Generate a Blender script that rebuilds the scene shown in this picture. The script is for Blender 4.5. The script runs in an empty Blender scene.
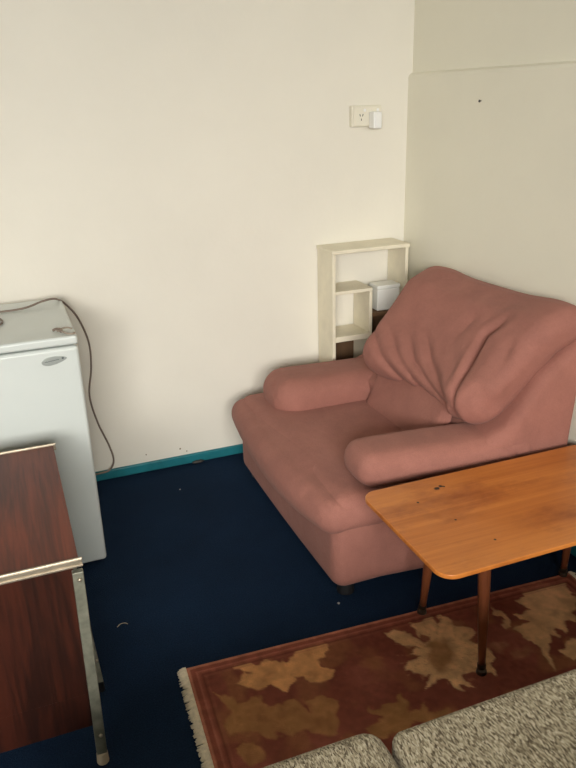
import bpy, bmesh, math, random
import numpy as np
from mathutils import Vector, Matrix

random.seed(4)
np.random.seed(4)
scene = bpy.context.scene
COL = scene.collection

# ------------------------------------------------------------------ helpers
def tag(o, label=None, cat=None, group=None, kind=None):
    if label: o['label'] = label
    if cat: o['category'] = cat
    if group: o['group'] = group
    if kind: o['kind'] = kind
    return o

def thing(name, label, cat, loc=(0, 0, 0), group=None):
    o = bpy.data.objects.new(name, None)
    o.empty_display_size = 0.05
    COL.objects.link(o)
    o.location = loc
    return tag(o, label, cat, group)

def mesh_obj(name, verts, faces, mat, parent=None, smooth=False, origin=None):
    """verts in world coordinates; they are made local to the parent (or to origin)."""
    off = Vector((0, 0, 0))
    p = parent
    while p is not None:
        off += Vector(p.location)
        p = p.parent
    loc = Vector((0, 0, 0))
    if origin is not None:
        loc = Vector(origin) - off
    me = bpy.data.meshes.new(name)
    va = [tuple(Vector(v) - off - loc) for v in verts]
    me.from_pydata(va, [], [tuple(f) for f in faces])
    me.validate()
    me.update()
    o = bpy.data.objects.new(name, me)
    COL.objects.link(o)
    o.location = loc
    if parent: o.parent = parent
    if mat: me.materials.append(mat)
    if smooth:
        for pl in me.polygons: pl.use_smooth = True
    return o

def bm_obj(name, bm, mat, parent=None, smooth=False, origin=None, bevel=0, segs=3, angle=40):
    bm.normal_update()
    bm.verts.index_update()
    vs = [v.co.copy() for v in bm.verts]
    fs = [[v.index for v in f.verts] for f in bm.faces]
    bm.free()
    o = mesh_obj(name, vs, fs, mat, parent, smooth or bevel > 0, origin)
    if bevel > 0:
        m = o.modifiers.new('bevel', 'BEVEL')
        m.width = bevel; m.segments = segs; m.limit_method = 'ANGLE'; m.angle_limit = math.radians(angle)
        m.harden_normals = False
        w = o.modifiers.new('wn', 'WEIGHTED_NORMAL'); w.keep_sharp = True
    return o

def add_box(bm, lo, hi):
    x0, y0, z0 = lo; x1, y1, z1 = hi
    v = [bm.verts.new(p) for p in ((x0,y0,z0),(x1,y0,z0),(x1,y1,z0),(x0,y1,z0),(x0,y0,z1),(x1,y0,z1),(x1,y1,z1),(x0,y1,z1))]
    for f in ((0,3,2,1),(4,5,6,7),(0,1,5,4),(1,2,6,5),(2,3,7,6),(3,0,4,7)):
        bm.faces.new([v[i] for i in f])

def box(name, lo, hi, mat, parent=None, bevel=0.003, segs=3, origin=None):
    bm = bmesh.new(); add_box(bm, lo, hi)
    return bm_obj(name, bm, mat, parent, origin=origin, bevel=bevel, segs=segs)

def add_prism(bm, poly, z0, z1, axis='z'):
    """poly: 2D points; extruded along axis."""
    def P(a, b, t):
        return {'z': (a, b, t), 'y': (a, t, b), 'x': (t, a, b)}[axis]
    n = len(poly)
    lo = [bm.verts.new(P(a, b, z0)) for a, b in poly]
    hi = [bm.verts.new(P(a, b, z1)) for a, b in poly]
    fs = [bm.faces.new(lo[::-1]), bm.faces.new(hi)]
    for i in range(n):
        j = (i + 1) % n
        fs.append(bm.faces.new((lo[i], lo[j], hi[j], hi[i])))
    bmesh.ops.recalc_face_normals(bm, faces=fs)

def catmull(pts, n=10):
    P = [Vector(p) for p in pts]
    P = [P[0] * 2 - P[1]] + P + [P[-1] * 2 - P[-2]]
    out = []
    for i in range(1, len(P) - 2):
        a, b, c_, d = P[i-1], P[i], P[i+1], P[i+2]
        for k in range(n):
            t = k / n
            out.append(0.5 * ((2*b) + (c_-a)*t + (2*a-5*b+4*c_-d)*t*t + (3*b-a-3*c_+d)*t**3))
    out.append(P[-2])
    return out

def add_tube(bm, pts, radii, n=12, caps=True):
    pts = [Vector(p) for p in pts]
    if not hasattr(radii, '__len__'): radii = [radii] * len(pts)
    rings = []
    up = None
    for i, p in enumerate(pts):
        t = (pts[min(i+1, len(pts)-1)] - pts[max(i-1, 0)]).normalized()
        if up is None:
            up = Vector((0, 0, 1)) if abs(t.z) < .9 else Vector((1, 0, 0))
        u = (up - t * up.dot(t)).normalized(); up = u
        w = t.cross(u)
        rings.append([bm.verts.new(p + (u * math.cos(2*math.pi*k/n) + w * math.sin(2*math.pi*k/n)) * radii[i]) for k in range(n)])
    fs = []
    for a, b in zip(rings, rings[1:]):
        for k in range(n):
            fs.append(bm.faces.new((a[k], a[(k+1) % n], b[(k+1) % n], b[k])))
    if caps:
        fs.append(bm.faces.new(rings[0][::-1])); fs.append(bm.faces.new(rings[-1]))
    bmesh.ops.recalc_face_normals(bm, faces=fs)

def rounded_rect(x0, y0, x1, y1, r, n=8, bulge=0.0):
    pts = []
    for cx, cy, a0 in ((x1-r, y1-r, 0), (x0+r, y1-r, 90), (x0+r, y0+r, 180), (x1-r, y0+r, 270)):
        for k in range(n + 1):
            a = math.radians(a0 + 90 * k / n)
            pts.append((cx + r*math.cos(a), cy + r*math.sin(a)))
    return pts

# ------------------------------------------------------------------ signed distance solids
def smin(a, b, k):
    h = np.clip(0.5 + 0.5 * (b - a) / k, 0, 1)
    return b * (1 - h) + a * h - k * h * (1 - h)
def smax(a, b, k): return -smin(-a, -b, k)
def sd_box(p, c, h, r):
    q = np.abs(p - np.array(c)) - (np.array(h) - r)
    return np.linalg.norm(np.maximum(q, 0), axis=-1) + np.minimum(q.max(-1), 0) - r
def sd_seg(p, a, b):
    a = np.array(a); b = np.array(b); ab = b - a
    t = np.clip(((p - a) @ ab) / (ab @ ab), 0, 1)
    return np.linalg.norm(p - a - t[..., None] * ab, axis=-1)
def sd_path(p, pts):
    d = None
    for a, b in zip(pts, pts[1:]):
        e = sd_seg(p, a, b)
        d = e if d is None else np.minimum(d, e)
    return d
def sd_poly2(x, y, poly):
    P = np.array(poly, float); n = len(P)
    d = np.full(x.shape, 1e9); s = np.ones(x.shape)
    j = n - 1
    for i in range(n):
        ex, ey = P[j] - P[i]
        wx, wy = x - P[i][0], y - P[i][1]
        t = np.clip((wx*ex + wy*ey) / (ex*ex + ey*ey), 0, 1)
        d = np.minimum(d, (wx - ex*t)**2 + (wy - ey*t)**2)
        c1 = y >= P[i][1]; c2 = y < P[j][1]; c3 = ex*wy > ey*wx
        flip = (c1 & c2 & c3) | (~c1 & ~c2 & ~c3)
        s = np.where(flip, -s, s)
        j = i
    return s * np.sqrt(d)
def extrude(d2, t, r):
    """2D distance d2 and distance t beyond the flat caps, joined with rounding r."""
    a = d2 + r; b = t + r
    return np.minimum(np.maximum(a, b), 0) + np.sqrt(np.maximum(a, 0)**2 + np.maximum(b, 0)**2) - r

def solid(name, f, lo, hi, h, mat, parent=None, origin=None):
    lo = np.array(lo, float); hi = np.array(hi, float)
    n = np.ceil((hi - lo) / h).astype(int) + 1
    ax = [lo[i] + h * np.arange(n[i]) for i in range(3)]
    G = np.stack(np.meshgrid(*ax, indexing='ij'), -1)
    V = f(G)
    ins = V < 0
    nx, ny, nz = n
    cs = [(i, j, k) for i in (0, 1) for j in (0, 1) for k in (0, 1)]
    def sl(A, o): return A[o[0]:nx-1+o[0], o[1]:ny-1+o[1], o[2]:nz-1+o[2]]
    cnt = sum(sl(ins, o).astype(int) for o in cs)
    mixed = (cnt > 0) & (cnt < 8)
    acc = np.zeros(mixed.shape + (3,)); m = np.zeros(mixed.shape)
    for a in cs:
        for d in range(3):
            if a[d] == 0:
                b = list(a); b[d] = 1; b = tuple(b)
                va, vb = sl(V, a), sl(V, b)
                cr = (va < 0) != (vb < 0)
                t = np.where(cr, va / np.where(cr, va - vb, 1), 0)
                pos = np.stack([np.full(va.shape, float(a[i])) for i in range(3)], -1)
                pos[..., d] = t
                acc += np.where(cr[..., None], pos, 0); m += cr
    idx = np.full(mixed.shape, -1); cells = np.argwhere(mixed)
    idx[mixed] = np.arange(len(cells))
    P = lo + h * (cells + acc[mixed] / m[mixed][:, None])
    for _ in range(2):                                  # pull the vertices onto the surface
        e = h * .3
        v0 = f(P)
        g = np.stack([(f(P + e*np.eye(3)[i]) - f(P - e*np.eye(3)[i])) / (2*e) for i in range(3)], -1)
        st = (v0 / np.maximum((g*g).sum(-1), .2))[:, None] * g
        P = P - np.clip(st, -h*.6, h*.6)
    faces = []
    for d in range(3):
        u, w = [(1, 2), (2, 0), (0, 1)][d]
        A = ins; s0 = [slice(None)]*3; s1 = [slice(None)]*3
        s0[d] = slice(0, -1); s1[d] = slice(1, None)
        a, b = A[tuple(s0)], A[tuple(s1)]
        E = np.argwhere(a != b)
        for e in E:
            if e[u] == 0 or e[w] == 0 or e[u] >= mixed.shape[u] or e[w] >= mixed.shape[w]: continue
            q = []
            for du, dw in ((-1, -1), (0, -1), (0, 0), (-1, 0)):
                c_ = e.copy(); c_[u] += du; c_[w] += dw
                q.append(idx[tuple(c_)])
            faces.append(q if a[tuple(e)] else q[::-1])
    return mesh_obj(name, P, faces, mat, parent, True, origin)

# ------------------------------------------------------------------ materials
def new_mat(name):
    m = bpy.data.materials.new(name); m.use_nodes = True
    nt = m.node_tree
    b = nt.nodes['Principled BSDF']
    return m, nt, b
def N(nt, t, **kw):
    n = nt.nodes.new(t)
    for k, v in kw.items():
        if k.startswith('i_'): n.inputs[k[2:]].default_value = v
        else: setattr(n, k, v)
    return n
def coords(nt, scale=(1, 1, 1), kind='Object', rot=(0, 0, 0)):
    tc = N(nt, 'ShaderNodeTexCoord'); mp = N(nt, 'ShaderNodeMapping')
    mp.inputs['Scale'].default_value = scale
    mp.inputs['Rotation'].default_value = rot
    nt.links.new(tc.outputs[kind], mp.inputs['Vector'])
    return mp.outputs['Vector']
def ramp(nt, fac, stops):
    r = N(nt, 'ShaderNodeValToRGB')
    el = r.color_ramp.elements
    while len(el) < len(stops): el.new(0.5)
    for e, (p, c) in zip(el, stops):
        e.position = p; e.color = (*c, 1)
    nt.links.new(fac, r.inputs['Fac'])
    return r.outputs['Color']
def noise(nt, vec, scale, detail=4, rough=.55, dist=0):
    n = N(nt, 'ShaderNodeTexNoise')
    n.inputs['Scale'].default_value = scale; n.inputs['Detail'].default_value = detail
    n.inputs['Roughness'].default_value = rough; n.inputs['Distortion'].default_value = dist
    nt.links.new(vec, n.inputs['Vector'])
    return n.outputs['Fac']
def bump(nt, b, h, strength, dist):
    n = N(nt, 'ShaderNodeBump'); n.inputs['Strength'].default_value = strength; n.inputs['Distance'].default_value = dist
    nt.links.new(h, n.inputs['Height']); nt.links.new(n.outputs['Normal'], b.inputs['Normal'])
def mixc(nt, fac, a, b):
    n = N(nt, 'ShaderNodeMix', data_type='RGBA')
    if hasattr(fac, 'is_linked') or not isinstance(fac, (int, float)): nt.links.new(fac, n.inputs['Factor'])
    else: n.inputs['Factor'].default_value = fac
    for s, v in (('A', a), ('B', b)):
        i = [k for k in n.inputs if k.name == s and k.type == 'RGBA'][0]
        if isinstance(v, tuple): i.default_value = (*v, 1)
        else: nt.links.new(v, i)
    return [o for o in n.outputs if o.type == 'RGBA'][0]
def plain(name, col, rough=.5, metal=0, spec=.5, var=0.06, vs=6, bmp=0, bs=200, bd=.001):
    m, nt, b = new_mat(name)
    v = coords(nt)
    f = noise(nt, v, vs, 4)
    lo = tuple(max(0, x*(1-var)) for x in col); hi = tuple(min(1, x*(1+var)) for x in col)
    nt.links.new(ramp(nt, f, [(.3, lo), (.7, hi)]), b.inputs['Base Color'])
    b.inputs['Roughness'].default_value = rough; b.inputs['Metallic'].default_value = metal
    b.inputs['Specular IOR Level'].default_value = spec
    if bmp: bump(nt, b, noise(nt, v, bs, 3), bmp, bd)
    return m
def spots(nt, pts):
    """mask of small irregular marks at given object-space points (x, y, z, r)."""
    tc = N(nt, 'ShaderNodeTexCoord')
    nz = N(nt, 'ShaderNodeTexNoise'); nz.inputs['Scale'].default_value = 120
    nt.links.new(tc.outputs['Object'], nz.inputs['Vector'])
    out = None
    for x, y, z, r in pts:
        d = N(nt, 'ShaderNodeVectorMath', operation='DISTANCE')
        nt.links.new(tc.outputs['Object'], d.inputs[0]); d.inputs[1].default_value = (x, y, z)
        a = N(nt, 'ShaderNodeMath', operation='MULTIPLY_ADD'); nt.links.new(nz.outputs['Fac'], a.inputs[0])
        a.inputs[1].default_value = r * 1.6; nt.links.new(d.outputs['Value'], a.inputs[2])
        s = N(nt, 'ShaderNodeMapRange'); nt.links.new(a.outputs[0], s.inputs['Value'])
        s.inputs['From Min'].default_value = r * 1.55; s.inputs['From Max'].default_value = r * 2.0
        s.inputs['To Min'].default_value = 1; s.inputs['To Max'].default_value = 0
        if out is None: out = s.outputs[0]
        else:
            q = N(nt, 'ShaderNodeMath', operation='MAXIMUM')
            nt.links.new(out, q.inputs[0]); nt.links.new(s.outputs[0], q.inputs[1]); out = q.outputs[0]
    return out

def wall_mat(name, col, marks=None):
    m, nt, b = new_mat(name)
    v = coords(nt)
    f = noise(nt, v, 1.7, 5, .6)
    c = ramp(nt, f, [(.3, tuple(x*.965 for x in col)), (.7, tuple(min(1, x*1.02) for x in col))])
    if marks:
        c = mixc(nt, spots(nt, marks), c, (.22, .16, .10))
    nt.links.new(c, b.inputs['Base Color'])
    b.inputs['Roughness'].default_value = .6; b.inputs['Specular IOR Level'].default_value = .25
    bump(nt, b, noise(nt, v, 60, 5, .6), .12, .004)
    return m

def wood(name, stops, along='x', scale=18, rough=.35, spec=.5, stretch=.06, dist=1.2, fine=.25, marks=None, coat=0, blotch=False):
    m, nt, b = new_mat(name)
    sc = {'x': (stretch, 1, 1), 'y': (1, stretch, 1), 'z': (1, 1, stretch)}[along]
    v = coords(nt, sc)
    f1 = noise(nt, v, scale, 6, .6, dist)
    sc2 = tuple(s if s == 1 else stretch*.4 for s in sc)
    f2 = noise(nt, coords(nt, sc2), scale*9, 3, .5, .3)
    mx = N(nt, 'ShaderNodeMix', data_type='FLOAT')
    mx.inputs[0].default_value = fine
    nt.links.new(f1, mx.inputs[2]); nt.links.new(f2, mx.inputs[3])
    c = ramp(nt, mx.outputs[0], stops)
    if blotch:
        g = noise(nt, coords(nt, (.5, 1, 1)), 7, 5, .65)
        mu = N(nt, 'ShaderNodeMix', data_type='RGBA', blend_type='MULTIPLY'); mu.inputs[0].default_value = 1
        nt.links.new(c, mu.inputs[6]); nt.links.new(ramp(nt, g, [(.3, (.60, .48, .44)), (.5, (1, 1, 1)), (.75, (1.12, 1.15, 1.2))]), mu.inputs[7])
        c = mu.outputs[2]
    if marks: c = mixc(nt, spots(nt, marks), c, (.02, .008, .004))
    nt.links.new(c, b.inputs['Base Color'])
    b.inputs['Roughness'].default_value = rough; b.inputs['Specular IOR Level'].default_value = spec
    b.inputs['Coat Weight'].default_value = coat; b.inputs['Coat Roughness'].default_value = .25
    bump(nt, b, f2, .05, .002)
    return m

M = {}
M['wall'] = wall_mat('cream wall paint', (.80, .765, .675))
M['wall_b'] = wall_mat('cream wall paint, scuffed', (.80, .765, .675), [(.572, 2.8, .071, .004), (.428, 2.8, .073, .003), (.60, 2.8, .055, .003)])
M['wall_r'] = wall_mat('olive cream wall paint', (.825, .795, .67))
M['ceil'] = wall_mat('white ceiling paint', (.70, .69, .65))
M['teal'] = plain('teal gloss paint', (.016, .165, .20), .35, var=.25, vs=9, bmp=.15, bs=30, bd=.003)
M['white'] = plain('white fridge enamel', (.61, .65, .625), .32, var=.015)
M['cream'] = plain('cream painted wood', (.80, .74, .58), .5, var=.06, vs=14, bmp=.08, bs=60, bd=.003)
M['brown_board'] = plain('brown hardboard', (.14, .075, .035), .7, var=.2)
M['socket'] = plain('ivory socket plastic', (.78, .74, .62), .4, var=.02)
M['plug'] = plain('white plug plastic', (.85, .85, .83), .35, var=.02)
M['boxwhite'] = plain('white box plastic', (.83, .84, .80), .4, var=.02)
M['dark'] = plain('black plastic', (.012, .012, .013), .5)
M['hole'] = plain('dark slot', (.02, .018, .015), .8)
M['cord'] = plain('grey brown cord rubber', (.19, .145, .115), .5)
M['tie'] = plain('grey beige tie wire', (.30, .25, .20), .5)
M['badge'] = plain('grey badge', (.36, .39, .37), .35, metal=.3, var=.08, vs=60)
M['badge_ink'] = plain('dark badge ink', (.12, .14, .14), .5)
M['chrome'] = plain('worn dull chrome', (.22, .22, .17), .42, metal=.5, var=.25, vs=40)
M['trim'] = plain('brass tinted metal trim', (.50, .43, .33), .42, metal=.85, var=.12, vs=50)
M['ferrule'] = plain('dark metal ferrule', (.07, .05, .035), .4, metal=.7)
M['cap'] = plain('beige rubber cap', (.50, .42, .30), .6)
M['fringe'] = plain('cream rug fringe', (.80, .70, .53), .9, var=.15, vs=90)
M['lint'] = plain('pale lint', (.5, .48, .45), .9)
M['nail'] = plain('dark nail', (.05, .045, .04), .5)
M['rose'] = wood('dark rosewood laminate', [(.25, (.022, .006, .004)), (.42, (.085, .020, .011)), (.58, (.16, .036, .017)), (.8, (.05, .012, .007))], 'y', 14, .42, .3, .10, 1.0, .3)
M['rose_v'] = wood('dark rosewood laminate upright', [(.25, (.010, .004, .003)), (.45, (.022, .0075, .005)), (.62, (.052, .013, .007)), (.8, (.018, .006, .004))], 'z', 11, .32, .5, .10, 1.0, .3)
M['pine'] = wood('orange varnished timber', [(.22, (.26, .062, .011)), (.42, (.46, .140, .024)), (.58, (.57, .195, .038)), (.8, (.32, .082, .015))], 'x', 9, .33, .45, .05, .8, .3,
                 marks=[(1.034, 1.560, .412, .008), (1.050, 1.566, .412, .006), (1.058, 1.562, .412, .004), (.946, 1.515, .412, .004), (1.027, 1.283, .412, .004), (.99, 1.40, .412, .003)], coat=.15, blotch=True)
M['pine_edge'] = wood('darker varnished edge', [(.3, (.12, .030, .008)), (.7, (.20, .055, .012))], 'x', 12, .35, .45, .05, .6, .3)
M['leg'] = wood('dark stained turned legs', [(.3, (.11, .030, .012)), (.7, (.20, .060, .022))], 'z', 20, .35, .5, .1, .6, .3)

def fabric(name, col, sheen=.08):
    m, nt, b = new_mat(name)
    v = coords(nt)
    f = noise(nt, v, 7, 6, .65)
    c1 = ramp(nt, f, [(.25, tuple(x*.84 for x in col)), (.75, tuple(min(1, x*1.12) for x in col))])
    f2 = noise(nt, v, 420, 2, .5)
    c2 = ramp(nt, f2, [(.3, (.90, .90, .90)), (.7, (1.08, 1.08, 1.08))])
    mu = N(nt, 'ShaderNodeMix', data_type='RGBA', blend_type='MULTIPLY'); mu.inputs[0].default_value = 1
    nt.links.new(c1, mu.inputs[6]); nt.links.new(c2, mu.inputs[7])
    nt.links.new(mu.outputs[2], b.inputs['Base Color'])
    b.inputs['Roughness'].default_value = .85; b.inputs['Specular IOR Level'].default_value = .2
    b.inputs['Sheen Weight'].default_value = sheen; b.inputs['Sheen Roughness'].default_value = .5
    b.inputs['Sheen Tint'].default_value = (1, .8, .74, 1)
    ad = N(nt, 'ShaderNodeMath', operation='MULTIPLY_ADD')
    f3 = noise(nt, v, 16, 4, .6)
    nt.links.new(f3, ad.inputs[0]); ad.inputs[1].default_value = 10; nt.links.new(f2, ad.inputs[2])
    bump(nt, b, ad.outputs[0], .25, .0022)
    return m
M['pink'] = fabric('dusty pink velour', (.315, .134, .105))

def carpet():
    m, nt, b = new_mat('navy blue carpet')
    v = coords(nt)
    f = noise(nt, v, 260, 3, .7); g = noise(nt, v, 3, 4, .6)
    c1 = ramp(nt, f, [(.3, (.004, .012, .029)), (.62, (.011, .029, .066)), (.85, (.034, .064, .115))])
    c2 = ramp(nt, g, [(.3, (.8, .8, .8)), (.7, (1.15, 1.15, 1.15))])
    mu = N(nt, 'ShaderNodeMix', data_type='RGBA', blend_type='MULTIPLY'); mu.inputs[0].default_value = 1
    nt.links.new(c1, mu.inputs[6]); nt.links.new(c2, mu.inputs[7])
    nt.links.new(mu.outputs[2], b.inputs['Base Color'])
    b.inputs['Roughness'].default_value = .95; b.inputs['Specular IOR Level'].default_value = .1
    bump(nt, b, f, .9, .006)
    return m
M['carpet'] = carpet()

def tweed():
    m, nt, b = new_mat('oatmeal woven tweed')
    v = coords(nt, (560, 150, 300))
    vo = N(nt, 'ShaderNodeTexVoronoi'); vo.inputs['Scale'].default_value = 1
    nt.links.new(v, vo.inputs['Vector'])
    se = N(nt, 'ShaderNodeSeparateColor'); nt.links.new(vo.outputs['Color'], se.inputs[0])
    c = ramp(nt, se.outputs[0], [(.05, (.10, .075, .045)), (.35, (.27, .225, .15)), (.65, (.44, .38, .265)), (.95, (.62, .56, .42))])
    nt.links.new(c, b.inputs['Base Color'])
    b.inputs['Roughness'].default_value = .9; b.inputs['Specular IOR Level'].default_value = .15
    bump(nt, b, vo.outputs['Distance'], .5, .0015)
    b.inputs['Sheen Weight'].default_value = .1
    return m
M['tweed'] = tweed()

# ------------------------------------------------------------------ the room
XR, YB, XL, YF, ZC = 1.62, 2.80, -2.10, -1.70, 2.45
def struct(name, bm, mat, bevel=0):
    o = bm_obj(name, bm, mat, bevel=bevel); o['kind'] = 'structure'; return o
bm = bmesh.new(); add_box(bm, (XL-.15, YF-.15, -.1), (XR+.2, YB+.15, 0)); struct('floor', bm, M['carpet'])
bm = bmesh.new(); add_box(bm, (XL-.15, YF-.15, ZC), (XR+.2, YB+.15, ZC+.1)); struct('ceiling', bm, M['ceil'])
bm = bmesh.new(); add_box(bm, (XL, YB, 0), (XR+.2, YB+.15, ZC)); struct('wall_back', bm, M['wall_b'])
bm = bmesh.new(); add_box(bm, (XL-.15, YF-.15, 0), (XL, YB+.15, ZC)); struct('wall_left', bm, M['wall'])
LEDGE = 1.519
prof = [(XR, 0), (XR+.2, 0), (XR+.2, ZC), (XR+.018, ZC), (XR+.018, LEDGE+.004), (XR+.012, LEDGE), (XR+.004, LEDGE-.004), (XR, LEDGE-.014)]
bm = bmesh.new(); add_prism(bm, prof, YF-.15, YB, 'y'); struct('wall_right', bm, M['wall_r'])
# front wall (behind the photographer) with the window that lights the room
WX0, WX1, WZ0, WZ1 = -1.85, .65, .55, 2.15
bm = bmesh.new()
for lo, hi in (((XL, YF-.15, 0), (WX0, YF, ZC)), ((WX1, YF-.15, 0), (XR, YF, ZC)),
               ((WX0, YF-.15, 0), (WX1, YF, WZ0)), ((WX0, YF-.15, WZ1), (WX1, YF, ZC))):
    add_box(bm, lo, hi)
struct('wall_front', bm, M['wall'])
bm = bmesh.new()
for lo, hi in (((WX0, YF-.09, WZ0), (WX0+.05, YF-.04, WZ1)), ((WX1-.05, YF-.09, WZ0), (WX1, YF-.04, WZ1)),
               ((WX0+.05, YF-.09, WZ0), (WX1-.05, YF-.04, WZ0+.05)), ((WX0+.05, YF-.09, WZ1-.05), (WX1-.05, YF-.04, WZ1)),
               ((-.52, YF-.09, WZ0+.05), (-.48, YF-.04, WZ1-.05))):
    add_box(bm, lo, hi)
win = struct('window_1', bm, M['cream'])
gm, nt, b = new_mat('window glass')
nt.nodes.remove(b)
tr = N(nt, 'ShaderNodeBsdfTransparent'); gl = N(nt, 'ShaderNodeBsdfGlossy'); gl.inputs['Roughness'].default_value = .02
fr = N(nt, 'ShaderNodeFresnel'); mxs = N(nt, 'ShaderNodeMixShader')
nt.links.new(fr.outputs[0], mxs.inputs[0]); nt.links.new(tr.outputs[0], mxs.inputs[1]); nt.links.new(gl.outputs[0], mxs.inputs[2])
nt.links.new(mxs.outputs[0], nt.nodes['Material Output'].inputs['Surface'])
bm = bmesh.new()
add_box(bm, (WX0+.05, YF-.067, WZ0+.05), (-.52, YF-.063, WZ1-.05)); add_box(bm, (-.48, YF-.067, WZ0+.05), (WX1-.05, YF-.063, WZ1-.05))
pane = bm_obj('window_pane', bm, gm, win)

def baseboard(name, lo, hi):
    o = box(name, lo, hi, M['teal'], bevel=.006); o['kind'] = 'structure'
baseboard('baseboard_back', (XL+.012, YB-.014, 0), (XR-.012, YB, .042))
baseboard('baseboard_right', (XR-.012, YF, 0), (XR, YB, .042))
baseboard('baseboard_left', (XL, YF, 0), (XL+.012, YB, .042))

nail = thing('wall_nail', 'tiny dark nail in the upper right wall below the ledge', 'nail', (XR, 2.30, 1.416))
bm = bmesh.new(); add_tube(bm, [(XR+.01, 2.30, 1.416), (XR-.006, 2.30, 1.415)], .0016, 8); bm_obj('shank', bm, M['nail'], nail)
bm = bmesh.new(); add_tube(bm, [(XR-.006, 2.30, 1.415), (XR-.0085, 2.30, 1.415)], .0042, 10); bm_obj('nail_head', bm, M['nail'], nail)

# ------------------------------------------------------------------ wall socket and plug
so = thing('wall_socket', 'ivory double power socket mounted on the back wall above the shelf', 'power socket', (1.423, YB, 1.3665))
box('mounting_block', (1.358, YB-.026, 1.327), (1.488, YB, 1.406), M['socket'], so, .004)
box('face_plate', (1.363, YB-.032, 1.331), (1.483, YB-.0262, 1.402), M['socket'], so, .002)
for k, xc in enumerate((1.396, 1.454)):
    box('switch', (xc+.008, YB-.036, 1.383), (xc+.018, YB-.0322, 1.394), M['plug'], so, .0012)
    if k == 0:
        for s in (-1, 1):
            bm = bmesh.new()
            add_prism(bm, [(xc+s*.006-.0014-s*.0012, 1.366), (xc+s*.006+.0014-s*.0012, 1.366), (xc+s*.006+.0014+s*.0012, 1.375), (xc+s*.006-.0014+s*.0012, 1.375)][::1], YB-.0332, YB-.0322, 'y')
            bm_obj('slot', bm, M['hole'], so)
        box('slot', (xc-.0013, YB-.0332, 1.350), (xc+.0013, YB-.0322, 1.358), M['hole'], so, 0)
plug = thing('plug_adapter', 'small white plug adapter pushed into the right side of the wall socket', 'plug', (1.446, YB-.033, 1.352))
box('adapter_body', (1.428, YB-.078, 1.320), (1.464, YB-.0325, 1.383), M['plug'], plug, .005)
box('front_cap', (1.433, YB-.081, 1.326), (1.459, YB-.0783, 1.377), M['plug'], plug, .002)

# ------------------------------------------------------------------ fridge
FX0, FX1, FY = -.355, .170, 2.20
fr_ = thing('bar_fridge', 'white bar fridge with grey oval badge against the back wall', 'fridge', ((FX0+FX1)/2, 2.45, 0))
box('body', (FX0+.004, FY+.058, .03), (FX1-.003, 2.70, .772), M['white'], fr_, .008)
box('door', (FX0, FY, .010), (FX1, FY+.052, .768), M['white'], fr_, .012, 4)
box('door_seal', (FX0+.012, FY+.0525, .03), (FX1-.012, FY+.0575, .762), M['dark'], fr_, 0)
box('top_panel', (FX0-.001, FY+.001, .7725), (FX1+.001, 2.70, .80), M['white'], fr_, .008, 4)
for sx in (FX0+.05, FX1-.05):
    for sy in (FY+.1, 2.65):
        bm = bmesh.new(); add_tube(bm, [(sx, sy, 0), (sx, sy, .031)], .016, 14); bm_obj('foot', bm, M['dark'], fr_)
# badge: a leaf-shaped oval, blunt on the left and drawn out to the right, tipped a little upward
pts = []
for k in range(40):
    a = 2*math.pi*k/40
    u = math.cos(a); w = math.sin(a) * (1 - .32*u)
    pts.append((u*.037, w*.0125))
ca, sa = math.cos(.10), math.sin(.10)
pts = [(.0955 + p*ca - q*sa, .7325 + p*sa + q*ca) for p, q in pts]
bm = bmesh.new(); add_prism(bm, pts, FY-.003, FY+.0005, 'y')
bd = bm_obj('badge', bm, M['badge'], fr_, bevel=.0012, segs=2)
bm = bmesh.new()
x = .068                                            # an illegible line of script and a dot
def stroke(p0, p1, w=.0011):
    add_tube(bm, [(p0[0], FY-.0034, p0[1]), (p1[0], FY-.0034, p1[1])], w, 6)
prev = (.068, .7302)
for i in range(1, 24):
    q = (.068 + i*.0018, .7302 + i*.00018 + (.0016 if i % 2 else -.0006))
    stroke(prev, q, .0006); prev = q
add_tube(bm, [(.1205, FY-.003, .7375), (.1205, FY-.0042, .7375)], .0035, 12)
bm_obj('badge_lettering', bm, M['badge_ink'], bd)

cord = bmesh.new()
ZT = .8045
pts = [(-.12, 2.37, ZT), (-.06, 2.395, ZT), (-.033, 2.435, ZT), (-.046, 2.495, ZT), (-.10, 2.54, ZT), (-.17, 2.57, ZT), (-.19, 2.61, ZT), (-.13, 2.615, ZT),
       (-.035, 2.575, ZT), (.043, 2.580, ZT+.002), (.105, 2.615, ZT+.010), (.150, 2.640, ZT+.006), (.185, 2.685, .775), (.224, 2.735, .705), (.253, 2.765, .60), (.251, 2.775, .496), (.231, 2.775, .383),
       (.248, 2.775, .266), (.280, 2.772, .16), (.291, 2.770, .09), (.270, 2.768, .052), (.232, 2.764, .047), (.18, 2.760, .046), (.10, 2.752, .044), (.02, 2.74, .040)]
add_tube(cord, catmull(pts, 10), .0036, 10)
tag(bm_obj('power_cord', cord, M['cord'], smooth=True, origin=(.15, 2.64, .80)), 'grey brown power cord looping over the fridge top and down the wall', 'power cord')

tie = thing('wire_tie', 'small frayed wire tie lying on the fridge top near its front corner', 'wire tie', (.135, 2.24, .80))
bm = bmesh.new(); add_tube(bm, catmull([(.120, 2.262, .8035), (.130, 2.245, .806), (.142, 2.222, .805), (.158, 2.212, .8035), (.166, 2.222, .8035)], 6), .003, 8); bm_obj('lower_prong', bm, M['tie'], tie, True)
bm = bmesh.new(); add_tube(bm, catmull([(.124, 2.256, .808), (.138, 2.262, .810), (.152, 2.268, .808), (.164, 2.264, .8045)], 6), .0028, 8); bm_obj('upper_prong', bm, M['tie'], tie, True)
bm = bmesh.new(); add_tube(bm, catmull([(.108, 2.272, .804), (.118, 2.266, .809), (.130, 2.252, .810), (.128, 2.240, .806)], 6), .0042, 8); bm_obj('twisted_knot', bm, M['cord'], tie, True)

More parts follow.
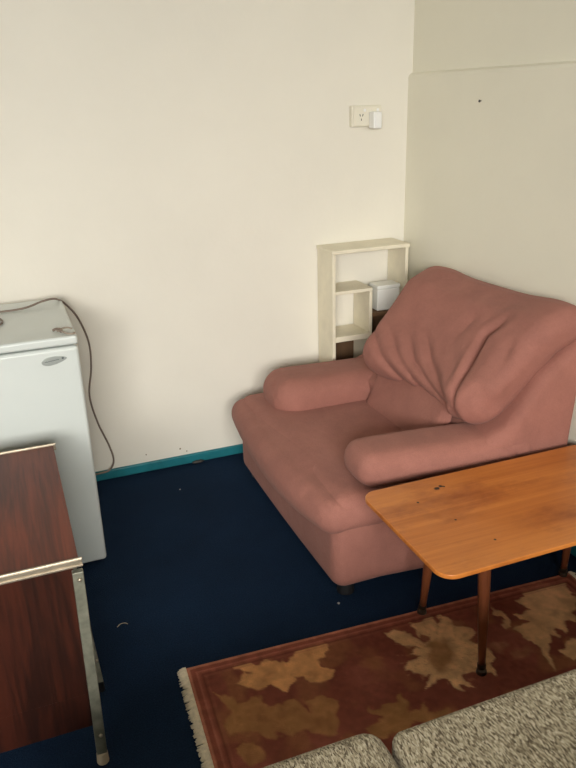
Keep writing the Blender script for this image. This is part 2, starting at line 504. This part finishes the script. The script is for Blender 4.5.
# ------------------------------------------------------------------ little shelf unit in the corner
sh = thing('shelf_unit', 'small cream painted shelf unit with uneven compartments in the room corner', 'shelf', (1.39, 2.72, 0))
SY0, SY1, T = 2.645, 2.795, .014
box('side_panel', (1.212, SY0, 0), (1.212+T, SY1, .858), M['cream'], sh, .002)
box('side_panel', (1.556-T, SY0, 0), (1.556, SY1, .858), M['cream'], sh, .002)
box('top_board', (1.208, SY0-.004, .8585), (1.560, SY1, .874), M['cream'], sh, .003)
box('shelf_board', (1.2265, SY0, .693), (1.393, SY1, .707), M['cream'], sh, .002)
box('divider', (1.379, SY0, .5155), (1.393, SY1, .6925), M['cream'], sh, .002)
box('shelf_board', (1.2265, SY0, .492), (1.393, SY1, .515), M['cream'], sh, .002)
box('shelf_board', (1.3935, SY0, .582), (1.5415, SY1, .598), M['brown_board'], sh, .002)
box('divider', (1.379, SY0, .02), (1.393, SY1, .4915), M['cream'], sh, .002)
box('shelf_board', (1.2265, SY0, .235), (1.3785, SY1, .25), M['cream'], sh, .002)
box('shelf_board', (1.3935, SY0, .30), (1.5415, SY1, .315), M['cream'], sh, .002)
box('bottom_board', (1.2265, SY0, .004), (1.5415, SY1, .019), M['cream'], sh, .002)
box('back_panel', (1.2265, SY1-.006, .02), (1.3785, SY1-.001, .49), M['brown_board'], sh, 0)
box('back_panel', (1.3935, SY1-.006, .02), (1.5415, SY1-.001, .58), M['brown_board'], sh, 0)
wb = thing('white_box', 'small white plastic box standing on the right shelf of the cream unit', 'box', (1.478, 2.70, .5985))
box('box_body', (1.425, 2.662, .5985), (1.530, 2.735, .690), M['boxwhite'], wb, .005)
box('lid', (1.423, 2.660, .6905), (1.532, 2.737, .706), M['boxwhite'], wb, .004)

# ------------------------------------------------------------------ rosewood cabinet at the left
CZ = .55
CX0, CX1, CY0, CY1 = -.46, .050, 1.400, 2.005
cb = thing('side_cabinet', 'dark rosewood side cabinet with metal trim and legs at the left', 'cabinet', ((CX0+CX1)/2, 1.70, 0))
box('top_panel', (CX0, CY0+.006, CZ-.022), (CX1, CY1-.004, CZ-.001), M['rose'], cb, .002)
def trim(nm, y0, y1):
    bm = bmesh.new()
    add_box(bm, (CX0-.004, y0, CZ-.017), (CX1+.006, y1, CZ+.001))
    add_tube(bm, [(CX0-.004, (y0+y1)/2, CZ+.001), (CX1+.007, (y0+y1)/2, CZ+.001)], .0032, 8)
    add_tube(bm, [(CX0-.004, y0-.0005, CZ-.012), (CX1+.007, y0-.0005, CZ-.012)], .0022, 8)
    bm_obj(nm, bm, M['trim'], cb, bevel=.001, segs=2)
trim('front_trim', CY0-.004, CY0+.0055); trim('rear_trim', CY1-.0035, CY1+.004)
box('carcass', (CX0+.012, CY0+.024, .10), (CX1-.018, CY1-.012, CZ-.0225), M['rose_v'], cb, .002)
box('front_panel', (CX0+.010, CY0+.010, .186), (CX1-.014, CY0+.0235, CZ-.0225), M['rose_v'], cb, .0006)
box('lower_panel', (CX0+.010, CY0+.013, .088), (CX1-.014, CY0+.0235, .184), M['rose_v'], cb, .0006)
def cab_leg(pts, w=.015, cap=True):
    bm = bmesh.new()
    a, b = pts
    c8 = [bm.verts.new((q[0]+i*w*.78, q[1]+j_*w*.55, q[2])) for q in (a, b) for i, j_ in ((-1, -1), (1, -1), (1, 1), (-1, 1))]
    fs = [bm.faces.new([c8[k] for k in f]) for f in ((0, 1, 2, 3), (7, 6, 5, 4), (0, 4, 5, 1), (1, 5, 6, 2), (2, 6, 7, 3), (3, 7, 4, 0))]
    bmesh.ops.recalc_face_normals(bm, faces=fs)
    lg = bm_obj('leg', bm, M['chrome'], cb, bevel=.002, segs=2)
    bm = bmesh.new(); a = Vector(pts[-1]); add_tube(bm, [a, (a.x, a.y, a.z-.03)], [w*.85, w*.95], 14)
    bm_obj('foot_cap', bm, M['cap'] if cap else M['dark'], lg, bevel=.002, segs=2)
    p = Vector(pts[0]); q = Vector(pts[-1])
    for z in (CZ-.045, .085):
        t = (z - p.z) / (q.z - p.z); s = p.lerp(q, t)
        bm = bmesh.new(); add_tube(bm, [(s.x+.002, s.y-w*.5, z), (s.x+.002, s.y-w*.8, z)], [.005, .0035], 10)
        bm_obj('screw', bm, M['trim'], lg, True)
for x in (CX1-.006, CX0+.006):
    s = 1 if x > -.2 else -1
    cab_leg([(x, CY0+.000, CZ-.027), (x-s*.008, CY0-.014, .030)])
    cab_leg([(x-s*.012, CY0+.40, CZ-.027), (x+s*.022, CY0+.215, .030)], .009, False)

# ------------------------------------------------------------------ coffee table
RUGZ = .006
tb = thing('coffee_table', 'low orange varnished wooden coffee table with tapered legs beside the armchair', 'table', (1.22, 1.42, 0))
TX0, TX1, TY0, TY1, TZ = .824, 1.604, 1.196, 1.624, .411
poly = rounded_rect(TX0, TY0, TX1, TY1, .045, 10)
bm = bmesh.new(); add_prism(bm, poly, TZ-.013, TZ)
bm_obj('table_top', bm, M['pine'], tb, bevel=.003, segs=3, origin=(0, 0, 0))
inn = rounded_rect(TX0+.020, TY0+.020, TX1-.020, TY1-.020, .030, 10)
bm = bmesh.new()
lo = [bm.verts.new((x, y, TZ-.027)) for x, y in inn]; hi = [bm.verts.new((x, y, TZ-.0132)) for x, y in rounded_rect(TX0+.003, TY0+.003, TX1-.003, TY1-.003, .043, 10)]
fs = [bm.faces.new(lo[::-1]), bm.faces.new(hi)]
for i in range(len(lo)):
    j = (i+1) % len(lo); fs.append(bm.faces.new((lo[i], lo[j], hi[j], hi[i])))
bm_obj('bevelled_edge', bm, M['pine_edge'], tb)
for fx, fy, tx, ty in ((1.012, 1.272, 1.020, 1.310), (.996, 1.548, 1.006, 1.515), (1.500, 1.530, 1.490, 1.505), (1.500, 1.272, 1.490, 1.310)):
    a = Vector((tx, ty, TZ-.028)); b_ = Vector((fx, fy, RUGZ+.004))
    bm = bmesh.new()
    ts = [0, .1, .3, .6, .85, .95]; rs = [.0165, .0168, .016, .0135, .0105, .0098]
    add_tube(bm, [a.lerp(b_, t) for t in ts], rs, 18)
    lg = bm_obj('leg', bm, M['leg'], tb, True)
    bm = bmesh.new()
    add_tube(bm, [a.lerp(b_, .93), a.lerp(b_, .965), a.lerp(b_, .97), (fx, fy, RUGZ+.011), (fx, fy, RUGZ+.0014)], [.0118, .0118, .0075, .0135, .0145], 18)
    bm_obj('metal_foot', bm, M['ferrule'], lg, bevel=.001, segs=2)
    bm = bmesh.new(); add_tube(bm, [(tx, ty, TZ-.0275), (tx, ty, TZ-.034)], [.030, .026], 20); bm_obj('mounting_plate', bm, M['ferrule'], lg)

# ------------------------------------------------------------------ rug
F1= [(0.41, 1.565), (0.438, 1.564), (0.469, 1.539), (0.501, 1.537), (0.538, 1.527), (0.579, 1.527), (0.62, 1.546), (0.654, 1.555), (0.681, 1.538), (0.68, 1.508), (0.654, 1.489), (0.627, 1.483), (0.648, 1.457), (0.657, 1.431), (0.629, 1.415), (0.596, 1.413), (0.571, 1.429), (0.55, 1.454), (0.535, 1.428), (0.515, 1.416), (0.493, 1.43), (0.481, 1.451), (0.466, 1.442), (0.444, 1.446), (0.426, 1.469), (0.395, 1.493), (0.416, 1.511), (0.44, 1.523), (0.419, 1.544)]
F4= [(0.348, 1.476), (0.37, 1.451), (0.383, 1.42), (0.43, 1.426), (0.457, 1.394), (0.493, 1.389), (0.522, 1.387), (0.538, 1.35), (0.548, 1.321), (0.552, 1.364), (0.582, 1.361), (0.612, 1.333), (0.575, 1.253), (0.533, 1.252), (0.506, 1.273), (0.468, 1.271), (0.447, 1.289), (0.416, 1.284), (0.391, 1.312), (0.361, 1.33), (0.334, 1.336), (0.329, 1.376), (0.351, 1.414)]
F7= [(0.328, 1.294), (0.353, 1.306), (0.382, 1.289), (0.39, 1.26), (0.379, 1.239), (0.351, 1.238), (0.331, 1.259)]
F2= [(0.864, 1.501), (0.911, 1.496), (0.928, 1.458), (0.935, 1.518), (0.97, 1.519), (1.014, 1.525), (1.008, 1.486), (1.046, 1.519), (1.052, 1.484), (1.062, 1.455), (1.081, 1.431), (1.094, 1.409), (1.061, 1.385), (1.079, 1.363), (1.084, 1.338), (1.081, 1.303), (1.049, 1.289), (1.038, 1.259), (1.013, 1.284), (0.965, 1.277), (0.964, 1.245), (0.943, 1.26), (0.931, 1.234), (0.916, 1.259), (0.913, 1.286), (0.889, 1.297), (0.855, 1.291), (0.882, 1.319), (0.852, 1.339), (0.84, 1.372), (0.858, 1.385), (0.889, 1.393), (0.866, 1.417), (0.902, 1.424), (0.867, 1.446), (0.86, 1.464)]
F2c= [(0.91, 1.391), (0.94, 1.422), (0.973, 1.431), (0.995, 1.414), (0.997, 1.383), (0.979, 1.347), (0.945, 1.319), (0.914, 1.319), (0.899, 1.346)]
F3= [(1.324, 1.54), (1.352, 1.519), (1.397, 1.527), (1.441, 1.517), (1.476, 1.511), (1.464, 1.451), (1.456, 1.419), (1.381, 1.333), (1.377, 1.351), (1.339, 1.335), (1.332, 1.307), (1.311, 1.332), (1.296, 1.299), (1.279, 1.322), (1.252, 1.303), (1.229, 1.261), (1.203, 1.209), (1.203, 1.244), (1.213, 1.29), (1.209, 1.337), (1.201, 1.379), (1.232, 1.382), (1.259, 1.386), (1.242, 1.426), (1.271, 1.439), (1.303, 1.433), (1.282, 1.486), (1.325, 1.485), (1.322, 1.513)]
F6= [(1.268, 1.266), (1.304, 1.281), (1.336, 1.282), (1.347, 1.262), (1.305, 1.215), (1.275, 1.213), (1.258, 1.228), (1.256, 1.25)]
SC= [(1.197, 1.496), (1.206, 1.458), (1.215, 1.421), (1.201, 1.395), (1.174, 1.391), (1.174, 1.415), (1.197, 1.421), (1.188, 1.458)]
F5= [(0.685, 1.275), (0.737, 1.278), (0.781, 1.285), (0.782, 1.234), (0.827, 1.24), (0.817, 1.207), (0.855, 1.203), (0.807, 1.175), (0.768, 1.191), (0.72, 1.177), (0.668, 1.187), (0.659, 1.226), (0.693, 1.235)]
RO = np.array([.287, 1.602]); ra = math.radians(-3.1)
RU = np.array([math.cos(ra), math.sin(ra)]); RV = np.array([math.sin(ra), -math.cos(ra)])   # along the length, toward the sofa
RL, RW = 1.245, .70
rug = thing('floral_rug', 'maroon rug with gold leaves and cream fringe under the coffee table', 'rug', (.9, 1.2, 0))
def rug_mesh():
    st = .0045
    nu, nv = int(RL/st), int(RW/st)
    U, Vv = np.meshgrid(np.linspace(0, RL, nu+1), np.linspace(0, RW, nv+1), indexing='ij')
    X = RO[0] + U*RU[0] + Vv*RV[0]; Y = RO[1] + U*RU[1] + Vv*RV[1]
    rs = np.random.RandomState(2)
    def vn(sc):                                        # smooth value noise
        a = rs.rand(64, 64); x = U/sc; y = Vv/sc
        i = np.floor(x).astype(int); j = np.floor(y).astype(int); fx = x-i; fy = y-j
        fx = fx*fx*(3-2*fx); fy = fy*fy*(3-2*fy); i %= 63; j %= 63
        return (a[i, j]*(1-fx) + a[i+1, j]*fx)*(1-fy) + (a[i, j+1]*(1-fx) + a[i+1, j+1]*fx)*fy
    n1, n2, n3 = vn(.09), vn(.03), vn(.012)
    C = np.empty(U.shape + (3,))
    base = np.array([.132, .040, .026]); dark = np.array([.098, .027, .017])
    w = np.clip((n1-.35)*2, 0, 1)[..., None]
    C[:] = base*w + dark*(1-w)
    jx, jy = X + (vn(.024)-.5)*.022 + (vn(.010)-.5)*.008, Y + (vn(.024)-.5)*.022 + (vn(.010)-.5)*.008
    def amp(P, k):
        P = np.array(P); c0 = P.mean(0); d0 = P-c0; r0 = np.linalg.norm(d0, axis=1, keepdims=True)
        sm = sum(np.roll(r0, i, 0) for i in range(-3, 4))/7
        return [tuple(q) for q in c0 + d0/r0*(sm + k*(r0-sm))]
    def lay(poly, col, soft=.004, k=.9):
        d = sd_poly2(jx, jy, poly)
        m = (np.clip(.5 - d/soft, 0, 1) * k)[..., None]
        v = (.80 + .4*n2)[..., None]
        C[:] = C*(1-m) + np.array(col)*v*m
    gold = (.34, .165, .066); olive = (.185, .088, .032); pale = (.36, .215, .105)
    big = lambda cx, cy, r, n, s: [(cx + (r*(1 if k % 2 else .68) + rs.rand()*.01)*math.cos(2*math.pi*k/(2*n)), cy + s*(r*(1 if k % 2 else .68))*math.sin(2*math.pi*k/(2*n))) for k in range(2*n)]
    sm_ = np.clip((vn(.055)-.60)*6, 0, 1)[..., None]*.55
    C[:] = C*(1-sm_) + np.array((.15, .062, .026))*sm_
    lay(amp(F4, 1.3), olive, .006, .8); lay(F7, olive, .006, .75)
    lay(big(.72, .98, .14, 9, 1), olive, .01, .8); lay(big(1.05, 1.0, .15, 11, .9), gold, .006, .8); lay(big(.45, 1.02, .12, 8, 1), gold, .006, .8)
    lay(big(.76, 1.42, .035, 5, .8), (.17, .065, .028), .012, .6)
    lay(amp(F5, 1.3), olive, .005, .9); lay(amp(F1, 1.1), gold, .004, .9); lay(amp(F2, 1.3), pale, .004, .9); lay(amp(F3, 1.1), pale, .004, .85); lay(F6, pale, .004, .8); lay(SC, pale, .004, .75)
    vein = np.abs(np.sin(np.arctan2(jy-1.385, jx-.96)*11))
    mv = (np.clip(.25-vein, 0, .25)*2.2*(np.hypot(jx-.96, jy-1.385) < .13))[..., None]
    C[:] = C*(1-mv) + np.array((.20, .09, .045))*mv
    lay(F2c, (.16, .075, .030), .02, .85); lay([(.925, 1.452), (.945, 1.470), (.955, 1.455), (.95, 1.43), (.93, 1.43)], (.12, .035, .022), .004, .9)
    for cx, cy, r in ((.60, 1.45, .020), (.63, 1.525, .014), (.48, 1.48, .012)): lay(big(cx, cy, r, 6, .8), (.23, .10, .038), .008, .6)
    lay(big(1.12, 1.34, .028, 5, .8), (.20, .085, .045), .012, .6); lay(big(1.07, 1.47, .022, 5, .8), (.19, .08, .04), .01, .6); lay(big(1.16, 1.29, .03, 6, .7), (.19, .08, .04), .012, .6)
    # border bands run round all four sides
    e = np.minimum(np.minimum(U, RL-U), np.minimum(Vv, RW-Vv))
    def band(a, b, col, k=.9):
        m = (np.clip((e-a)/.003+.5, 0, 1) * np.clip((b-e)/.003+.5, 0, 1) * k)[..., None]
        C[:] = C*(1-m) + np.array(col)*(.85+.3*n2)[..., None]*m
    band(-1, .040, (.115, .032, .020)); band(-1, .011, (.22, .085, .050)); band(.026, .031, (.19, .065, .040)); band(.038, .042, (.07, .020, .012)); band(.046, .050, (.15, .05, .03), .6)
    C *= (2.15*(.86 + .28*n3))[..., None]
    Z = RUGZ - .0012*n3 + .0008*n2
    Z[e < .004] = .0035
    nn = (nu+1)*(nv+1)
    V3 = np.stack([X, Y, Z], -1).reshape(-1, 3)
    I = np.arange(nn).reshape(nu+1, nv+1)
    F = np.stack([I[:-1, :-1], I[:-1, 1:], I[1:, 1:], I[1:, :-1]], -1).reshape(-1, 4).tolist()
    # edge skirt and underside so the rug has its thickness
    loop = list(I[:, 0]) + list(I[-1, 1:]) + list(I[::-1, -1][1:]) + list(I[0, ::-1][1:-1])
    low = V3[loop].copy(); low[:, 2] = .0003
    V3 = np.concatenate([V3, low]); k0 = nn; L = len(loop)
    for i in range(L):
        j = (i+1) % L
        F.append([loop[i], loop[j], k0+j, k0+i])
    F.append([k0+i for i in range(L)])
    return V3, F, C.reshape(-1, 3), C.reshape(nu+1, nv+1, 3), loop
V3, F, Cc, _, loop = rug_mesh()
m, nt, b = new_mat('maroon floral rug pile')
at = N(nt, 'ShaderNodeAttribute', attribute_name='pattern')
vv = coords(nt); nf = noise(nt, vv, 500, 2)
mu = N(nt, 'ShaderNodeMix', data_type='RGBA', blend_type='MULTIPLY'); mu.inputs[0].default_value = 1
nt.links.new(at.outputs['Color'], mu.inputs[6]); nt.links.new(ramp(nt, nf, [(.3, (.8, .8, .8)), (.7, (1.2, 1.2, 1.2))]), mu.inputs[7])
nt.links.new(mu.outputs[2], b.inputs['Base Color']); b.inputs['Roughness'].default_value = .9; b.inputs['Specular IOR Level'].default_value = .15
bump(nt, b, nf, .4, .002)
pile = mesh_obj('rug_pile', V3, F, m, rug)
ca_ = pile.data.color_attributes.new('pattern', 'FLOAT_COLOR', 'POINT')
allc = np.ones((len(V3), 4), np.float32); allc[:len(Cc), :3] = Cc; allc[len(Cc):, :3] = Cc[loop]
ca_.data.foreach_set('color', allc.ravel())
bm = bmesh.new()
for side in (0, 1):
    for k in range(340):
        v = RW * (k + random.random()*.8) / 340
        p = RO + RV*v + RU*(RL if side else 0)
        d = RU if side else -RU
        L = random.uniform(.014, .025) * (1 if side == 0 else .7); sw = random.uniform(-.006, .006)
        a = Vector((p[0]-d[0]*.003, p[1]-d[1]*.003, .0045)); e_ = Vector((p[0]+d[0]*L+RV[0]*sw, p[1]+d[1]*L+RV[1]*sw, .0018)); mid = a.lerp(e_, .5) + Vector((0, 0, .0015))
        add_tube(bm, [a, mid, e_], [.0030, .0030, .0018], 6)
fg = bm_obj('fringe', bm, M['fringe'], rug, True); fg['kind'] = 'stuff'; fg['label'] = 'short frayed cream fringe'

# ------------------------------------------------------------------ sofa (only its front edge shows)
sf = thing('tweed_sofa', 'oatmeal tweed sofa whose two seat cushions fill the lower right corner', 'sofa', (.49, .45, 0))
def cushion(x0, x1, y0, y1, z0, z1, r, crown):
    cx, cy, cz = (x0+x1)/2, (y0+y1)/2, (z0+z1)/2
    def f(p):
        q = p.copy()
        u = np.clip(np.abs((p[..., 0]-cx)/((x1-x0)/2)), 0, 1); w = np.clip(np.abs((p[..., 1]-cy)/((y1-y0)/2)), 0, 1)
        lift = crown * (1-u**3) * (1-w**3)
        q[..., 2] = cz + (p[..., 2]-cz) / (1 + lift/((z1-z0)/2))
        return sd_box(q, (cx, cy, cz), ((x1-x0)/2, (y1-y0)/2, (z1-z0)/2), r)
    return solid('seat_cushion', f, (x0-.03, y0-.03, z0-.05), (x1+.03, y1+.03, z1+.05), .013, M['tweed'], sf)
cushion(.490, 1.10, .24, .850, .285, .430, .022, .010)
cushion(-.12, .487, .24, .886, .285, .424, .040, .012)
box('sofa_base', (-.20, .12, .07), (1.18, .80, .262), M['tweed'], sf, .02)
box('backrest', (-.20, .02, .10), (1.18, .118, .74), M['tweed'], sf, .03, 4)
for x0, x1 in ((-.30, -.202), (1.182, 1.28)):
    box('armrest', (x0, .02, .07), (x1, .80, .52), M['tweed'], sf, .03, 4)
for x in (-.24, 1.22):
    for y in (.08, .70):
        bm = bmesh.new(); add_tube(bm, [(x, y, .072), (x, y, .0)], [.025, .018], 14); bm_obj('leg', bm, M['leg'], sf)

# ------------------------------------------------------------------ armchair
ch = thing('armchair', 'dusty pink velour armchair with puffy arms and pleated back in the corner', 'armchair', (1.18, 2.16, 0))
H_ = .010
PK = M['pink']
Y0, Y1 = 1.715, 2.615
def skew(p):
    q = p.copy(); q[..., 1] = p[..., 1] + .055*np.clip((p[..., 0]-.95)/.55, 0, 1); return q
def f_base(p):
    p = skew(p)
    x, y, z = p[..., 0], p[..., 1], p[..., 2]
    q = p.copy()
    d = sd_box(q, (1.192, (Y0+Y1)/2, .188), (.405, (Y1-Y0)/2+.014, .160), .045)
    return d - .006*np.cos((y-(Y0+Y1)/2)/.45*1.4)
solid('base', f_base, (.76, 1.61, 0), (1.62, 2.67, .38), H_, PK, ch)

def f_seat(p):
    x, y, z = p[..., 0], p[..., 1], p[..., 2]
    yc = 2.166
    ztop = .415 - .09*np.clip(x-.86, 0, 1)              # the seat falls toward the back
    t = (y-yc)/.48
    q = p.copy()
    q[..., 2] = z - (ztop-.415)*np.clip((z-.25)/.15, 0, 1)
    q[..., 0] = x - .045*np.clip(np.abs(t), 0, 1.2)**2.5
    front = sd_box(q, (.834, yc, .280), (.125, .478, .059), .056)
    body = sd_box(q, (1.10, yc, .285), (.32, .260, .058), .045)
    d = smin(front, body, .03)
    d -= .006*np.sin(x*9+1)*np.sin(y*7)
    for a, b_, w, k in (((.73, 1.80, .36), (.75, 1.84, .30), .012, .004), ((.74, 1.86, .38), (.755, 1.90, .33), .010, .003), ((.80, 1.76, .39), (.77, 1.80, .36), .012, .004)):
        d += k*np.exp(-(sd_seg(p, a, b_)/w)**2)
    return d
solid('seat_cushion', f_seat, (.66, 1.62, .16), (1.42, 2.70, .46), H_, PK, ch)

def arm(yc, name, near, hw, zc):
    s = -1 if near else 1
    def f(p):
        x, y, z = p[..., 0], p[..., 1], p[..., 2]
        q = p.copy()
        drop = .010*np.clip((x-.9)/.4, 0, 1)
        q[..., 1] = y + .04*np.clip((x-1.0)/.5, 0, 1)*near
        q[..., 2] = z + drop
        u = np.clip((q[..., 0]-.86)/.10, 0, 1)          # nose narrows a little
        q[..., 1] = yc + (q[..., 1]-yc)/(.86+.14*u)
        x0 = .885 if near else .872
        hz = .051 if near else .078
        d = sd_box(q, ((x0+1.47)/2, yc, zc), ((1.47-x0)/2, hw, hz), hz-.004)
        if not near: d = smin(d, sd_seg(p, (1.34, 2.46, .40), (1.46, 2.40, .60)) - .055, .06)
        d -= .010*(1-np.clip(np.abs(y-yc)/hw, 0, 1)**2)
        if not near:
            for k in range(4):
                zz = .345 + .026*k
                d += .004*np.exp(-(sd_seg(p, (.85, yc-.10+.012*k, zz), (.905, yc-.07+.02*k, zz+.012))/.007)**2)
        # tuck where the pad meets the back
        d += .006*np.exp(-((x-1.36+(z-.42)*.9)/.012)**2) * (1 if near else .4)
        return d
    return solid('armrest', f, (.80, yc-.18, .31), (1.58, yc+.18, .70), H_, PK, ch)
arm(1.790, 'armrest', True, .092, .408); arm(2.480, 'armrest', False, .132, .376)
def side(y0, y1):
    def f(p):
        return sd_box(skew(p), (1.20, (y0+y1)/2, .27), (.285, (y1-y0)/2, .12), .035)
    solid('side_panel', f, (.86, y0-.09, .12), (1.54, y1+.03, .43), H_, PK, ch)
side(1.742, 1.925); side(2.39, 2.590)

def xsh(y): return .09*(2.05-y)
def f_shell(p):
    p = skew(p)
    x, y, z = p[..., 0]-xsh(p[..., 1])*np.clip((p[..., 2]-.35)/.4, 0, 1), p[..., 1], p[..., 2]
    prof = [(1.24, .05), (1.24, .42), (1.36, .485), (1.445, .640), (1.565, .738), (1.588, .73), (1.592, .55), (1.592, .05)]
    d2 = sd_poly2(x, z, prof)
    yc = 2.165 - .045*np.clip((z-.45)/.35, 0, 1); hw = .448 - .045*np.clip((z-.45)/.35, 0, 1)
    return extrude(d2-.004, np.abs(y-yc)-hw, .035)
solid('back_frame', f_shell, (1.17, 1.58, 0.03), (1.64, 2.66, .82), H_, PK, ch)

def f_lumbar(p):
    q = p.copy()
    s = (p[..., 2]-.44)
    q[..., 0] = p[..., 0] - .45*s
    d = sd_box(q, (1.325, 2.105, .42), (.085, .250, .13), .05)
    return d
solid('lumbar_cushion', f_lumbar, (1.10, 1.86, .28), (1.50, 2.46, .60), H_, PK, ch)

G = [ # pleats of the back: points on its face, width, depth
 ([(1.213, 1.803, .531), (1.295, 1.833, .64), (1.37, 1.861, .74), (1.416, 1.814, .802)], .014, .020),
 ([(1.302, 2.178, .65), (1.258, 2.091, .591), (1.215, 1.865, .534)], .014, .012),
 ([(1.325, 2.124, .68), (1.274, 2.015, .612), (1.216, 1.819, .534)], .016, .010),
 ([(1.279, 2.371, .618), (1.23, 2.223, .553), (1.205, 2.105, .52)], .014, .010),
 ([(1.30, 2.30, .65), (1.25, 2.16, .58), (1.21, 2.00, .53)], .012, .008),
 ([(1.247, 1.745, .577), (1.267, 1.617, .603)], .026, .020),
 ([(1.41, 1.62, .793), (1.425, 1.595, .813)], .007, .004),
 ([(1.40, 1.65, .785), (1.418, 1.625, .808)], .007, .004),
 ([(1.30, 1.72, .66), (1.36, 1.74, .735)], .018, .007),
 ([(1.33, 1.98, .69), (1.38, 1.96, .76)], .025, .008),
]
NP = np.array((-.8, 0, .6)); SP = np.array((.6, 0, .8))
def face2(p):
    """position on the sloping face of the back: across (y) and up the slope."""
    p = np.asarray(p, float)
    return np.stack([p[..., 1], p @ SP], -1)
GF = [([tuple(face2(q)) for q in pts], w, k) for pts, w, k in G]
def f_pad(p):
    x, y, z = p[..., 0]-xsh(p[..., 1]), p[..., 1], p[..., 2]
    u = np.clip((z-.48)/.36, 0, 1)
    lo_y = 1.735 - .085*u; hi_y = 2.365 + .04*u
    yc = (lo_y+hi_y)/2; hw = (hi_y-lo_y)/2
    t = np.clip((y-yc)/hw, -1.2, 1.2)
    P2 = np.stack([x, z], -1)
    path = [(1.300, .541), (1.365, .622), (1.465, .742), (1.525, .768)]
    d2 = sd_path(P2, path) - (.066 + .014*np.exp(-((z-.57)/.10)**2))
    d2 = d2 + .022*np.exp(-((t+.05)/.42)**2)*np.clip((.75-z)/.2, 0, 1) - .012*np.exp(-((np.abs(t)-.72)/.25)**2)
    d = extrude(d2, np.abs(y-yc)-hw, .060)
    f2 = face2(p)
    front = np.clip(((p-np.array((1.25, 2, .55))) @ NP + .10)/.06, 0, 1)
    for pts, w, k in GF:
        s_ = sd_path(f2, pts)
        far = np.linalg.norm(f2-np.array(pts[-1 if pts is GF[0][0] else 0]), axis=-1)
        near_ = np.linalg.norm(f2-np.array(GF[0][0][0]), axis=-1)
        fade = np.clip(far/.10, 0, 1)**.7 * np.clip(.25+near_/.10, 0, 1)               # pleats open out and die away at the top
        d = d + front*k*fade*(.6*np.exp(-(s_/w)**2) + .5*np.exp(-(s_/(.45*w))**2) + .35*np.exp(-(s_/(2.6*w))**2) - .32*np.exp(-((s_-2.1*w)/(1.1*w))**2))
    cy, cs = GF[0][0][0]
    a = np.arctan2(f2[..., 0]-cy, np.maximum(f2[..., 1]-cs+.05, .001))
    r_ = np.sqrt((f2[..., 0]-cy)**2+(f2[..., 1]-cs+.05)**2)
    d = d + front*.0030*np.sin(a*15+2*np.sin(r_*14))*np.exp(-((r_-.20)/.14)**2)
    return d
solid('back_cushion', f_pad, (1.10, 1.58, .38), (1.66, 2.58, .92), .008, PK, ch)
for fx in (.838, 1.54):
    for fy in (1.742, 2.565):
        bm = bmesh.new(); add_tube(bm, [(fx, fy, 0), (fx, fy, .028), (fx, fy, .050)], [.028, .026, .022], 18)
        bm_obj('foot', bm, M['dark'], ch, bevel=.003, segs=2)

# ------------------------------------------------------------------ lint on the carpet
for (x, y, r, lab) in ((.79, 1.69, .004, 'pale lint crumb on the carpet by the armchair front foot'), (.513, 2.583, .003, 'tiny pale lint crumb on the carpet near the back wall')):
    bm = bmesh.new(); bmesh.ops.create_icosphere(bm, subdivisions=2, radius=r)
    for v in bm.verts:
        v.co = Vector((v.co.x*random.uniform(.7, 1.3)+x, v.co.y*random.uniform(.7, 1.3)+y, v.co.z*.5*random.uniform(.7, 1.2)+r*.6))
    tag(bm_obj('lint_crumb', bm, M['lint'], smooth=True, origin=(x, y, 0)), lab, 'lint')
bm = bmesh.new(); add_tube(bm, catmull([(.145, 1.850, .002), (.155, 1.858, .003), (.168, 1.860, .002), (.176, 1.852, .002)], 6), .0011, 6)
tag(bm_obj('lint_thread', bm, M['cap'], smooth=True, origin=(.16, 1.857, 0)), 'short pale thread on the dark carpet between cabinet and armchair', 'lint')

bm = bmesh.new(); bmesh.ops.create_icosphere(bm, subdivisions=3, radius=.012)
for v in bm.verts:
    k = random.uniform(.75, 1.2); v.co = Vector((v.co.x*2.1*k+.64, v.co.y*.6*k+2.774, v.co.z*.55*k+.0085))
tag(bm_obj('fluff_clump', bm, M['nail'], smooth=True, origin=(.64, 2.774, 0)), 'small dark fluff clump lying against the teal skirting board', 'lint')

# ------------------------------------------------------------------ camera
R = [[.93, -.156, .332], [-.366, -.329, .871], [-.026, -.931, -.363]]
R = np.array(R); u_, s_, vt = np.linalg.svd(R); R = u_ @ vt
cam = bpy.data.cameras.new('camera'); co = bpy.data.objects.new('camera', cam); COL.objects.link(co)
mw = Matrix.Identity(4)
for i in range(3):
    mw[i][0] = R[i, 0]; mw[i][1] = -R[i, 1]; mw[i][2] = -R[i, 2]
mw[0][3], mw[1][3], mw[2][3] = 0, 0, 1.45
co.matrix_world = mw
cam.sensor_width = 36; cam.sensor_fit = 'AUTO'; cam.lens = 740/768*36
cam.clip_start = .02
scene.camera = co

# ------------------------------------------------------------------ daylight
w = bpy.data.worlds.new('world'); scene.world = w; w.use_nodes = True
bg = w.node_tree.nodes['Background']; bg.inputs[0].default_value = (.80, .90, 1, 1); bg.inputs[1].default_value = 1.0
la = bpy.data.lights.new('window_daylight', 'AREA'); lo_ = bpy.data.objects.new('window_daylight', la); COL.objects.link(lo_)
la.shape = 'RECTANGLE'; la.size = 3.2; la.size_y = 1.8
la.energy = 420; la.color = (1, .965, .90)
lo_.location = (-1.3, YF-1.3, 2.45); lo_.rotation_euler = (math.radians(73), 0, 0)

vs = scene.view_settings
vs.view_transform = 'Standard'; vs.look = 'None'; vs.gamma = 1; vs.use_curve_mapping = False
vs.exposure = .83
